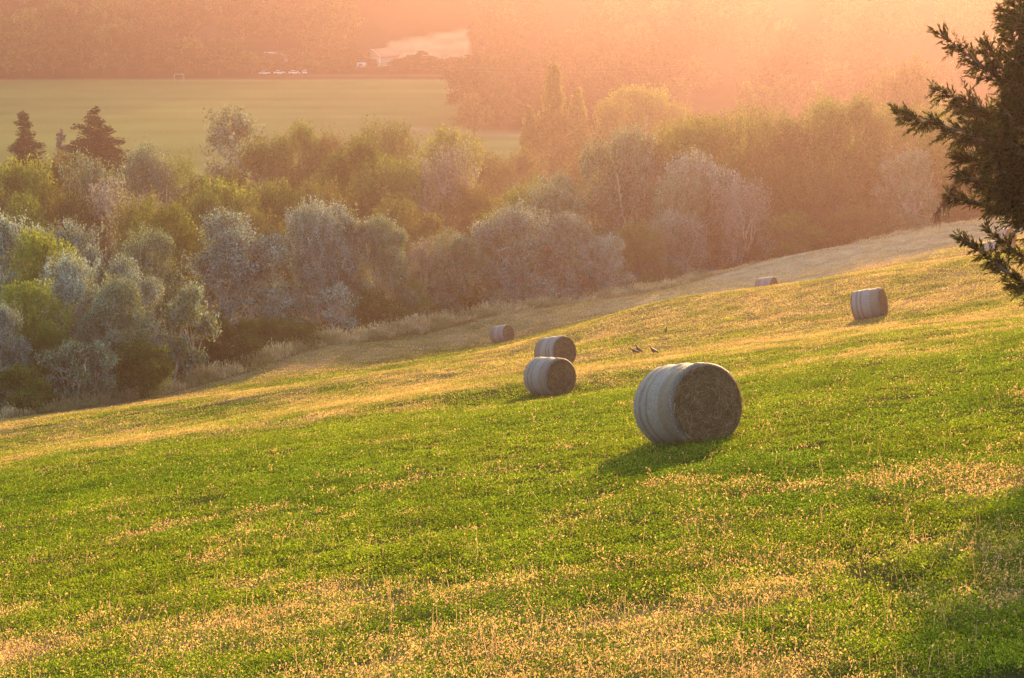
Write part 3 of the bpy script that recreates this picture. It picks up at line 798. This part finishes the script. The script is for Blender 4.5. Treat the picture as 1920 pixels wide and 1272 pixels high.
# ------------------------------------------------------------------ dark conifer at the right
def conifer():
    rng = np.random.default_rng(77)
    D0 = 30.0
    tp = at(2075, 300, D0); tx = tp[0]
    gz = g1(tx, D0)
    base = np.array([tx, D0, gz])
    e = empty('conifer_tree', base, 'dark backlit conifer with ragged drooping boughs at the right frame edge', 'conifer')
    A = Acc(); twigs = []        # twig: start, dir, length
    htop = 7.0
    A.add(*tube([(0, 0, -.4), (.05, 0, 2), (0, .05, 5), (0, 0, htop)], [.19, .16, .1, .02], 9))
    boughs = []
    def px(pts, dd):
        n = len(pts); return [at(u, v, D0 + dd * (0.25 + .75 * i / (n - 1))) - base for i, (u, v) in enumerate(pts)]
    for pts, dd, w in [([(2075, 160), (1985, 95), (1920, 45), (1880, 18)], -.5, .20), ([(2075, 60), (1980, 20), (1905, 2)], .4, .16),
                   ([(2075, 340), (1960, 240), (1860, 140), (1765, 66)], -.9, .22), ([(2075, 300), (1970, 210), (1880, 130), (1840, 82)], .3, .24),
                   ([(2075, 330), (1960, 270), (1850, 205), (1756, 168)], .5, .30), ([(2075, 260), (1990, 180), (1920, 110), (1890, 62)], -.3, .22),
                   ([(2075, 420), (1960, 340), (1850, 262), (1760, 232), (1684, 217)], -.4, .24), ([(2075, 400), (1960, 320), (1870, 245), (1800, 200)], .8, .30),
                   ([(2075, 450), (1950, 360), (1850, 310), (1795, 292)], .2, .30), ([(2075, 450), (1960, 400), (1860, 345), (1800, 330)], -.8, .26),
                   ([(2075, 470), (1960, 415), (1850, 382), (1780, 366)], .1, .15), ([(2075, 480), (1970, 425), (1890, 392), (1850, 388)], .7, .14),
                   ([(2075, 650), (1960, 565), (1890, 508), (1840, 472), (1802, 444)], -.6, .12), ([(2075, 570), (1960, 508), (1900, 466), (1851, 432)], .1, .07),
                   ([(2075, 640), (1990, 575), (1930, 545), (1893, 530)], .2, .12), ([(2075, 380), (1980, 330), (1900, 300), (1850, 285)], -1.1, .34),
                   ([(2075, 420), (1990, 380), (1910, 360), (1860, 350)], -1.0, .34), ([(2075, 350), (1980, 280), (1905, 235), (1880, 200)], -1.0, .30),
                   ([(2075, 470), (1985, 425), (1930, 395), (1885, 380)], -.7, .10), ([(2075, 240), (1990, 210), (1930, 170), (1900, 130)], .9, .26),
                   ([(2075, 440), (1990, 420), (1900, 372), (1850, 350)], .9, .20), ([(2075, 330), (1990, 300), (1900, 280), (1830, 250)], .2, .34)]:
        boughs.append((np.array(px(pts, dd)), w))
    for k in range(26):                              # dense inner boughs near the trunk
        v0 = rng.uniform(60, 440); ut = rng.uniform(1850, 1945); vt = v0 - rng.uniform(10, 90)
        boughs.append((np.array(px([(2075, v0 + 60), (1990, v0), (ut, vt)], rng.uniform(-1.3, 1.3))), .32))
    for k in range(26):                              # the boughs on the other sides
        z = 2.0 + 4.6 * rng.random(); a = rng.uniform(-1.9, 1.9)
        L = 2.5 * (1 - (z - 1.6) / 7.4) + .35
        t = np.array([math.cos(a) * L, math.sin(a) * L, z + .35 * L * rng.uniform(-.2, 1)])
        boughs.append((np.array([(0, 0, z - .3), tuple(t * .5 + np.array([0, 0, z * .5 - .1])), tuple(t)]), .26))
    for path, w in boughs:
        n = 14
        s = np.linspace(0, len(path) - 1, n)
        p = np.stack([np.interp(s, np.arange(len(path)), path[:, i]) for i in range(3)], 1)
        p[1:] += rng.normal(size=(n - 1, 3)) * .018
        A.add(*tube(p, np.linspace(.045, .008, n), 5))
        tl = np.linalg.norm(np.diff(p, axis=0), axis=1).sum()
        m = int(tl * 30)
        for j in range(m):
            f = .14 + .86 * (j + rng.random()) / m
            i = f * (n - 1); i0 = min(n - 2, int(i)); q = p[i0] + (p[i0 + 1] - p[i0]) * (i - i0)
            ax = unit(p[min(n - 1, i0 + 1)] - p[i0])
            side = unit(np.cross(ax, rng.normal(size=3)))
            dirn = unit(ax * rng.uniform(.4, 1.0) + side * rng.uniform(.3, 1.1) + np.array([0, 0, rng.uniform(-.6, .25)]))
            ln = w * 2.1 * (1.12 - f) * (.25 + 1.3 * rng.random() ** 1.5) + .07
            A.add(*tube([q, q + dirn * ln], [.006, .002], 3))
            k2 = max(3, int(ln / .016))
            for c in range(k2):
                g = (c + .6 * rng.random()) / k2
                d2 = unit(dirn * .9 + .6 * unit(rng.normal(size=3)))
                twigs.append((*(q + dirn * ln * g), *d2, (.055 + .085 * rng.random()) * (1.15 - .5 * g)))
            twigs.append((*(q + dirn * ln), *dirn, .12))
    T = np.array(twigs); n = len(T)
    P, D, L = T[:, :3], T[:, 3:6], T[:, 6]
    Qs, cols = [], []
    for k in range(3):
        Vv = unit(np.cross(D, rnd_dirs(rng, n)))
        dd = unit(D + .25 * rnd_dirs(rng, n))
        Qs.append(rhombs(P + dd * L[:, None] * .5, dd, Vv, L, .005 + .11 * L)); 
        cols.append(palette(rng, 'shade', n) * (.8 + .7 * rng.random(n))[:, None])
    Q = np.concatenate(Qs); col = np.concatenate(cols)
    link('trunk', A.mesh('conifer_trunk', M_bark, True), e)
    link('crown', mesh_np('conifer_crown', Q.reshape(-1, 3), np.arange(len(Q) * 4).reshape(-1, 4), M_spray, col), e)
    # hanging dead bough with rust-brown needles
    p = np.array(px([(1860, 300), (1810, 312), (1790, 345), (1772, 375), (1757, 398)], .35))
    B = Acc(); tw = []
    s = np.linspace(0, 4, 12); q = np.stack([np.interp(s, np.arange(5), p[:, i]) for i in range(3)], 1)
    B.add(*tube(q, np.linspace(.02, .005, 12), 5))
    for k in range(90):
        i = rng.integers(2, 12); st = q[i] + rng.normal(size=3) * .02
        ln = .12 + .26 * rng.random() * (1 if i < 9 else .5)
        dr = unit(np.array([rng.normal() * .35 - .12, rng.normal() * .35, -1]))
        B.add(*tube([st, st + dr * ln * .6, st + dr * ln + np.array([.02 * rng.normal(), 0, 0])], [.007, .006, .002], 3))
    link('dead_bough', B.mesh('dead_bough', plain_mat('dead_needles', (0.20, 0.085, 0.04), scale=20)), e)['label'] = 'hanging rust-brown dead bough'
conifer()

# ------------------------------------------------------------------ hay bales
def bale_mats():
    m, nt, out = new_mat('net_wrap')
    tc = N(nt, 'ShaderNodeTexCoord'); sx = N(nt, 'ShaderNodeSeparateXYZ'); nt.links.new(tc.outputs['Object'], sx.inputs[0])
    mr = N(nt, 'ShaderNodeMapRange'); mr.inputs['From Min'].default_value = -.69; mr.inputs['From Max'].default_value = .69
    nz0 = N(nt, 'ShaderNodeTexNoise'); nz0.inputs['Scale'].default_value = 3.0
    nt.links.new(tc.outputs['Object'], nz0.inputs['Vector'])
    ad = N(nt, 'ShaderNodeMath', operation='MULTIPLY_ADD'); ad.inputs[1].default_value = .035; 
    nt.links.new(nz0.outputs['Fac'], ad.inputs[0]); nt.links.new(sx.outputs['X'], ad.inputs[2])
    nt.links.new(ad.outputs[0], mr.inputs['Value'])
    cr = N(nt, 'ShaderNodeValToRGB'); r = cr.color_ramp
    pale = (0.215, 0.196, 0.196, 1); band = (0.15, 0.128, 0.115, 1); mid = (0.17, 0.138, 0.115, 1)
    stops = [(0.0, mid), (.06, pale), (.17, pale), (.19, band), (.235, band), (.255, pale), (.32, pale), (.34, band), (.385, band), (.41, pale), (.66, pale), (.69, mid), (.86, mid), (.95, band)]
    while len(r.elements) < len(stops): r.elements.new(0.5)
    for el, (p, c) in zip(r.elements, stops): el.position = p; el.color = c
    nt.links.new(mr.outputs['Result'], cr.inputs['Fac'])
    mp = N(nt, 'ShaderNodeMapping'); mp.inputs['Scale'].default_value = (60, 26, 26)
    nt.links.new(tc.outputs['Object'], mp.inputs['Vector'])
    nz = N(nt, 'ShaderNodeTexNoise'); nz.inputs['Scale'].default_value = 1.0; nz.inputs['Detail'].default_value = 5; nz.inputs['Roughness'].default_value = .75
    nt.links.new(mp.outputs[0], nz.inputs['Vector'])
    m2 = N(nt, 'ShaderNodeMapRange'); m2.inputs['From Min'].default_value = .3; m2.inputs['From Max'].default_value = .7; m2.inputs['To Min'].default_value = .45; m2.inputs['To Max'].default_value = 1.45
    nt.links.new(nz.outputs['Fac'], m2.inputs['Value'])
    vm = N(nt, 'ShaderNodeVectorMath', operation='SCALE'); nt.links.new(cr.outputs['Color'], vm.inputs[0]); nt.links.new(m2.outputs['Result'], vm.inputs['Scale'])
    p = N(nt, 'ShaderNodeBsdfPrincipled'); p.inputs['Roughness'].default_value = .7; p.inputs['Specular IOR Level'].default_value = .3
    nt.links.new(vm.outputs[0], p.inputs['Base Color'])
    b = N(nt, 'ShaderNodeBump'); b.inputs['Strength'].default_value = .7; b.inputs['Distance'].default_value = .02
    nt.links.new(nz.outputs['Fac'], b.inputs['Height']); nt.links.new(b.outputs[0], p.inputs['Normal'])
    nt.links.new(p.outputs[0], out.inputs['Surface'])
    e = plain_mat('packed_hay', (0.20, 0.12, 0.062), scale=14, var=.6, bump=.9)
    return m, e
M_wrap, M_hay = bale_mats()
M_strand = leaf_mat('hay_strand', 0.25, (1.1, .95, .7), 0.0)
def bale_meshes():
    rng = np.random.default_rng(5)
    Rr, hl, ns = .75, .69, 96
    th = np.arange(ns) * 2 * math.pi / ns
    prof = [(-hl, .66), (-hl + .015, .70), (-hl + .05, .735)] + [(x, .75) for x in np.linspace(-hl + .1, hl - .1, 22)] + [(hl - .05, .735), (hl - .015, .70), (hl, .66)]
    V = []
    for x, r in prof:
        lump = .035 * (fbm(np.cos(th) * 2 + 5 + x, np.sin(th) * 2 + x * 3, 3) - .5) * 2 + .006 * np.sin(x * 26)
        r_ = (r + lump)
        y = np.cos(th) * r_; z = np.sin(th) * r_
        z = np.where(z < -.62, -.62 + (z + .62) * .45, z)      # sags on its flattened foot
        V.append(np.stack([np.full(ns, x), y * 1.01, z + .69], 1))
    V = np.array(V); k = len(prof)
    i = np.arange(k - 1)[:, None] * ns; j = np.arange(ns)[None]; j2 = (j + 1) % ns
    F = np.stack([i + j, i + ns + j, i + ns + j2, i + j2], -1).reshape(-1, 4)
    wrap = mesh_np('bale_wrap', V.reshape(-1, 3), F, M_wrap, smooth=True)
    ends = []
    for sgn, ring in ((-1, V[0]), (1, V[-1])):
        c = ring.mean(0)
        rows = [ring]
        for f in (.93, .8, .65, .5, .35, .2, .08):
            rw = c + (ring - c) * f
            rw[:, 0] += sgn * (.035 * math.sqrt(1 - f) + .03 * (fbm(rw[:, 1] * 5 + 9, rw[:, 2] * 5, 8) - .5))
            rows.append(rw)
        W = np.array(rows); kk = len(rows)
        i = np.arange(kk - 1)[:, None] * ns
        Fe = np.stack([i + j, i + ns + j, i + ns + j2, i + j2], -1).reshape(-1, 4)
        if sgn < 0: Fe = Fe[:, ::-1]
        Vs = W.reshape(-1, 3)
        # spiral strands of hay lying on the end
        n = 5200
        rad = .69 * np.sqrt(rng.random(n)); a0 = rng.random(n) * 6.283
        sw = (.08 + .20 * rng.random(n)) / (rad + .06) * rng.choice([-1, 1], n); da = rng.normal(0, .10, n)
        pts = []
        for t in np.linspace(0, 1, 5):
            rr_ = np.clip(rad + da * (t - .5) * 1.2, .01, .70); a = a0 + sw * t
            y = np.cos(a) * rr_; z = np.sin(a) * rr_; z = np.where(z < -.62, -.62 + (z + .62) * .45, z)
            pts.append(np.stack([sgn * (hl + .036 * np.sqrt(np.clip(1 - rr_ / .72, 0, 1)) + .012 + .035 * np.sin(t * 3.14) * rng.random(n) ** 2), y, z + .69], 1))
        pts = np.array(pts).transpose(1, 0, 2)
        big_ = rng.random(n) < .22; wd = np.where(big_, .004, .0018) + .0034 * rng.random(n); sw = sw * np.where(big_, 1.6, 1)
        tan = unit(pts[:, -1] - pts[:, 0]); nv = unit(np.cross(tan, np.tile([[1., 0, 0]], (n, 1))) + .6 * rnd_dirs(rng, n))
        A_ = pts - nv[:, None] * wd[:, None, None]; B_ = pts + nv[:, None] * wd[:, None, None]
        SV = np.stack([A_, B_], 2).reshape(n, 10, 3)
        idx = np.array([(0, 1, 3, 2), (2, 3, 5, 4), (4, 5, 7, 6), (6, 7, 9, 8)])
        SF = (np.arange(n)[:, None, None] * 10 + idx[None]).reshape(-1, 4)
        shade = np.repeat(((np.array([.19, .118, .062]) * (.45 + .9 * fbm(rad * 11, a0 * .35, 4))[:, None] + np.array([.36, .26, .15]) * np.where(big_, .08 + .5 * rng.random(n) ** 1.5, rng.random(n) ** 4.0)[:, None])), 4, 0)
        e1 = mesh_np('bale_end', Vs, Fe, M_hay, smooth=True)
        e2 = mesh_np('hay_strands', SV.reshape(-1, 3), SF, M_strand, shade)
        ends.append((e1, e2))
    # wisps round the rims
    n = 1500
    a = rng.random(n) * 6.283; x = np.where(rng.random(n) < .45, hl * rng.choice([-1, 1], n), rng.uniform(-hl, hl, n)) 
    c = np.stack([x, np.cos(a) * .745, np.sin(a) * .745 + .69], 1); ok = c[:, 2] > .1; c, a, x = c[ok], a[ok], x[ok]; n = len(c)
    d = unit(np.stack([np.sign(x) * .2, np.cos(a), np.sin(a)], 1) * .6 + rnd_dirs(rng, n))
    L = .03 + .06 * rng.random(n) ** 2
    Q = rhombs(c + d * L[:, None] * .4, d, unit(np.cross(d, rnd_dirs(rng, n))), L, .006)
    wisps = mesh_np('hay_wisps', Q.reshape(-1, 3), np.arange(n * 4).reshape(n, 4), M_strand, np.tile([.42, .33, .22], (n, 1)) * (.6 + .6 * rng.random((n, 1))))
    return wrap, ends, wisps
BW, BE, BX = bale_meshes()
def bale(u, d, yaw, flip, label, sink=.03, size=1.0):
    x = (at(u, 600, d))[0]
    nrm = gnormal(x, d)
    gz = g1(x, d) + float(0)
    o = empty('hay_bale', (x, d, gz - sink), label, 'hay bale', 'round hay bales on the hillside')
    ax = Vector((math.sin(R(yaw)), -math.cos(R(yaw)), 0))      # the seen end faces this way
    if flip: ax = -ax
    ax = (ax - nrm * ax.dot(nrm)).normalized(); yv = nrm.cross(ax)
    o.rotation_euler = Matrix((ax, yv, nrm)).transposed().to_euler()
    o.scale = (size,) * 3
    link('net_wrap', BW, o)
    for e1, e2 in BE:
        c = link('straw_end', e1, o); link('loose_straw', e2, c)
    link('straw_wisps', BX, o)
    return o
bale(1304, 36.1, 27, False, 'largest and nearest round hay bale, its end facing out over the green crop', size=1.05)
bale(1034, 73, 37, False, 'round hay bale with shaded crop at its foot, overlapping the bale behind it')
bale(1045, 97, 40, True, 'round hay bale half hidden behind another bale', size=1.06)
bale(944, 157, 52, True, 'small pale round hay bale standing alone nearest the tall grass fringe')
bale(1634, 100, 64, False, 'round hay bale tilted on the slope below the conifer, showing mostly its striped side', size=1.05)
bale(1438, 158, 58, True, 'round hay bale with only its upper half showing above the ridge')
bale(1878, 160, 40, True, 'farthest round hay bale, near the conifer boughs, beside the pale track')
bale(1858, 141, 50, True, 'round hay bale behind the lowest conifer bough, its foot hidden by the ridge')

# ------------------------------------------------------------------ birds
M_bird = plain_mat('dark_feathers', (0.03, 0.026, 0.026), scale=12, rough=.6)
def bird_mesh(up):
    rings = [(-.22, .0, .012, .03), (-.16, .012, .03, .04), (-.09, .03, .055, .055), (0, .05, .075, .07), (.07, .075, .07, .065), (.11, .115, .045, .045), (.135, .15, .036, .036), (.16, .165, .036, .036), (.19, .162, .026, .026), (.205, .155, .012, .012), (.25, .145, .003, .003)]
    V = []; k = 10
    for x, z, ry, rz in rings:
        for a in range(k):
            t = a * 6.283 / k
            V.append((x, math.cos(t) * ry, .13 + z * up + math.sin(t) * rz))
    F = []
    for i in range(len(rings) - 1):
        for a in range(k):
            F.append((i * k + a, i * k + (a + 1) % k, (i + 1) * k + (a + 1) % k, (i + 1) * k + a))
    A = Acc(); A.add(V, F)
    for s in (-1, 1):
        A.add(*tube([(.01, s * .03, .12), (0, s * .032, .05), (.005, s * .033, -.02)], [.012, .006, .006], 5))
        A.add(*tube([(-.02, s * .033, -.015), (.05, s * .036, -.02)], [.006, .003], 4))
        # folded wing
        A.add([(.08, s * .062, .20), (.03, s * .084, .23), (-.10, s * .062, .20), (-.24, s * .02, .14), (-.08, s * .075, .14), (.05, s * .08, .14)],
              [(0, 1, 2, 5), (2, 3, 4, 5)])
    return A.mesh('bird', M_bird, True)
BM, BM2 = bird_mesh(1.0), bird_mesh(1.5)
def bird(u, v, yaw, me, label, s=1.15):
    lo, hi = 40., 130.                                  # march the sight line down to the ground
    for d in np.linspace(lo, hi, 400):
        p = at(u, v, d)
        if p[2] < g1(p[0], d): break
    o = link('bird', me, loc=(p[0], p[1], g1(p[0], p[1]) + .03), rot=(0, 0, R(yaw)), scale=(s,) * 3)
    tag(o, label, 'bird', 'dark birds feeding on the slope')
bird(1189, 667, 175, BM, 'dark bird stooping, left of the close pair on the mown slope')
bird(1197, 665, 140, BM2, 'dark bird with raised head, right of the close pair on the mown slope')
bird(1225, 667, 160, BM2, 'dark upright bird standing apart, just right of the close pair')
bird(1248, 627, 70, BM2, 'smaller-looking dark bird farther up the slope, above the others', .95)

# ------------------------------------------------------------------ far farmstead
M_white = plain_mat('white_paint', (0.50, 0.49, 0.48), scale=1.5, var=.06)
M_roof = plain_mat('clay_tiles', (0.42, 0.22, 0.15), scale=3, var=.2)
M_brick = plain_mat('plaster', (0.42, 0.33, 0.26), scale=1, var=.12)
M_dark = plain_mat('dark_opening', (0.05, 0.045, 0.04), scale=2)
M_glass = plain_mat('car_glass', (0.05, 0.06, 0.07), scale=2, rough=.15, spec=.6)
M_tyre = plain_mat('tyre', (0.03, 0.03, 0.03), scale=5)
def prism(x0, x1, y0, y1, z0, z1):
    """gable roof solid, ridge along x"""
    A = Acc(); ym = (y0 + y1) / 2
    A.add([(x0, y0, z0), (x1, y0, z0), (x1, y1, z0), (x0, y1, z0), (x0, ym, z1), (x1, ym, z1)], np.array([(0, 1, 5, 4), (2, 3, 4, 5), (0, 3, 2, 1)]))
    A.add([(x0, y0, z0), (x0, ym, z1), (x0, y1, z0), (x0, ym, z0)], [(0, 1, 2, 3)])
    A.add([(x1, y0, z0), (x1, ym, z1), (x1, y1, z0), (x1, ym, z0)], [(3, 2, 1, 0)])
    return A
def barn():
    p = at(716, 122, 775)
    e = empty('farmhouse', (p[0], 775, g1(p[0], 775) + .2), 'pale farm building with a white-trimmed gable and tiled roof below the stubble field', 'building')
    e.rotation_euler = (0, 0, R(-128))
    z = p[2] - g1(p[0], 775) - .2
    e.location.z = p[2]
    A = Acc(); A.box(-5.5, 5.5, -4, 4, -6, 3.6); w = link('wall', A.mesh('barn_wall', M_brick), e)
    link('gable', prism(-5.497, 5.497, -3.98, 3.98, 3.6, 5.9).mesh('barn_gable', M_brick), e)
    A = Acc()
    A.add([(-6.2, -4.7, 3.3), (6.2, -4.7, 3.3), (6.2, 0, 6.2), (-6.2, 0, 6.2), (-6.2, -4.7, 3.5), (6.2, -4.7, 3.5), (6.2, 0, 6.42), (-6.2, 0, 6.42)], [(0, 3, 2, 1), (4, 5, 6, 7), (0, 1, 5, 4), (1, 2, 6, 5), (2, 3, 7, 6), (3, 0, 4, 7)])
    A.add([(-6.2, 4.7, 3.3), (6.2, 4.7, 3.3), (6.2, 0, 6.2), (-6.2, 0, 6.2), (-6.2, 4.7, 3.5), (6.2, 4.7, 3.5), (6.2, 0, 6.42), (-6.2, 0, 6.42)], [(0, 1, 2, 3), (7, 6, 5, 4), (4, 5, 1, 0), (5, 6, 2, 1), (6, 7, 3, 2), (7, 4, 0, 3)])
    link('roof', A.mesh('barn_roof', M_roof), e)
    A = Acc()                                                # white trim on the gable end
    for y in (-4, 4): A.box(5.51, 5.8, y - .35, y + .35, -2, 3.55)
    A.add(*tube([(5.75, -4.6, 3.35), (5.75, 0, 6.2), (5.75, 4.6, 3.35)], .32, 4))
    link('white_trim', A.mesh('barn_trim', M_white), e)
    A = Acc(); A.box(5.505, 5.60, -2.4, 2.4, -2, 2.6); link('doorway', A.mesh('barn_door', M_dark), e)
    A = Acc(); A.box(5.62, 9.0, -4.2, -1.0, -2, -1.3); link('terrace', A.mesh('barn_terrace', M_white), e)
barn()
def shed(u, v, d, w, h, label):
    p = at(u, v, d)
    e = empty('shed', (p[0], d, p[2]), label, 'shed')
    A = Acc(); A.box(-w / 2, w / 2, -2, 2, -7, h); link('wall', A.mesh('shed_wall', M_brick), e)
    r = prism(-w / 2 - .3, w / 2 + .3, -2.4, 2.4, h + .01, h + 1.5).mesh('shed_roof', M_white)
    link('roof', r, e)
    A = Acc(); A.box(-.6, .6, -2.06, -2.01, -1, h - .4); link('door', A.mesh('shed_door', M_dark), e)
shed(518, 108, 790, 9, .6, 'low white-roofed shed among the far trees, left of the other')
shed(552, 106, 800, 6, .8, 'small white-roofed shed among the far trees, right of the other')
def car_proto(u, v, d, yaw, label, long=4.3):
    p = at(u, v, d)
    e = empty('parked_car', (p[0], d, g1(p[0], d) + .05), label, 'car', 'white cars parked under the far trees')
    e.rotation_euler = (0, 0, R(yaw))
    def extr(profile, y0, y1):
        k = len(profile); A = Acc()
        V = [(x, y0, z) for x, z in profile] + [(x, y1, z) for x, z in profile]
        A.add(V, [(i, (i + 1) % k, k + (i + 1) % k, k + i) for i in range(k)])
        for side in (0, k):
            for i in range(1, k // 2): A.add([V[side + i - 1], V[side + i], V[side + k - 1 - i], V[side + k - i if i > 1 else side + k - 1]], [(0, 1, 2, 3)])
        return A
    s = long / 4.3
    link('body', extr([(-2.1 * s, .35), (-2.15 * s, .75), (-1.9 * s, .95), (-1.2 * s, 1.0), (1.0 * s, .98), (1.95 * s, .85), (2.15 * s, .6), (2.1 * s, .35)], -.85, .85).mesh('car_body', M_white), e)
    link('window', extr([(-1.65 * s, .99), (-1.2 * s, 1.36), (.35 * s, 1.36), (1.0 * s, .99)], -.74, .74).mesh('car_window', M_glass), e)
    link('roof', extr([(-1.25 * s, 1.365), (-1.1 * s, 1.46), (.2 * s, 1.46), (.42 * s, 1.365)], -.72, .72).mesh('car_roof', M_white), e)
    for x in (-1.3 * s, 1.3 * s):
        for y in (-.78, .78):
            A = Acc(); A.add(*tube([(x, y - .11, .32), (x, y + .11, .32)], .32, 14)); A.add(*tube([(x, y - .112, .32), (x, y - .10, .32)], [.001, .3], 14)); A.add(*tube([(x, y + .10, .32), (x, y + .112, .32)], [.3, .001], 14))
            link('wheel', A.mesh('car_wheel', M_tyre), e)
car_proto(496, 140, 733, 20, 'white car parked at the left end of the far row')
car_proto(524, 139, 735, 15, 'white car second from the left in the far row')
car_proto(552, 139, 735, 12, 'white car third from the left in the far row')
car_proto(571, 138, 736, 100, 'white car seen end-on at the right of the far row')
def van(u, d):
    p = at(u, 120, d)
    e = empty('trailer', (p[0], d, g1(p[0], d)), 'small white trailer beside the farm building', 'trailer')
    A = Acc(); A.box(-1.7, 1.7, -1, 1, .5, 2.3); link('body', A.mesh('trailer_body', M_white), e)
    A = Acc(); A.box(-1.0, .4, -1.05, -1.003, 1.2, 1.9); link('window', A.mesh('trailer_window', M_glass), e)
    for y in (-.9, .9):
        A = Acc(); A.add(*tube([(0, y - .1, .33), (0, y + .1, .33)], .33, 12)); link('wheel', A.mesh('trailer_wheel', M_tyre), e)
van(678, 760)
def goal():
    p = at(336, 150, 712)
    e = empty('football_goal', (p[0], 712, g1(p[0], 712)), 'small white goal frame at the far edge of the valley field', 'goal')
    w, h = 1.65, 2.15
    for x in (-w, w):
        A = Acc(); A.add(*tube([(x, 0, -.1), (x, 0, h)], .09, 8)); link('post', A.mesh('goal_post', M_white), e)
    A = Acc(); A.add(*tube([(-w, 0, h), (w, 0, h)], .09, 8)); link('crossbar', A.mesh('goal_bar', M_white), e)
    A = Acc()
    for x in (-w, w): A.add(*tube([(x, 0, h), (x, .8, h - .1), (x, 1.5, 0)], .035, 6))
    link('net_support', A.mesh('goal_stay', M_white), e)
goal()
M_cable = plain_mat('cable', (0.14, 0.13, 0.125), scale=1)
def cable(a, b, label, sag=3.0):
    A = Acc(); t = np.linspace(0, 1, 24)[:, None]
    P = a + (b - a) * t; P[:, 2] -= sag * 4 * (t[:, 0] * (1 - t[:, 0]))
    A.add(*tube(P, .028, 5)); tag(link('power_cable', A.mesh('cable', M_cable)), label, 'cable', 'power cables over the valley')
cable(at(700, 118, 520), at(1420, 112, 500), 'upper power cable in the haze beside the double-tipped column poplar', 2.0)
cable(at(700, 124, 520), at(1420, 118, 500), 'lower power cable in the haze beside the double-tipped column poplar', 2.0)
cable(at(-150, 58, 560), at(620, 118, 640), 'faint power cable crossing in front of the far woods at upper left', 2.5)

# ------------------------------------------------------------------ the air
def haze():
    A = Acc(); A.box(-1900, 1900, -160, 2680, -72, 14)
    m, nt, out = new_mat('haze')
    v = N(nt, 'ShaderNodeVolumePrincipled')
    v.inputs['Color'].default_value = HAZE_COLOR + (1,)
    v.inputs['Density'].default_value = HAZE_DENSITY
    v.inputs['Anisotropy'].default_value = HAZE_ANISO
    nt.links.new(v.outputs[0], out.inputs['Volume'])
    tag(link('haze', A.mesh('haze', m)), kind='stuff')
haze()
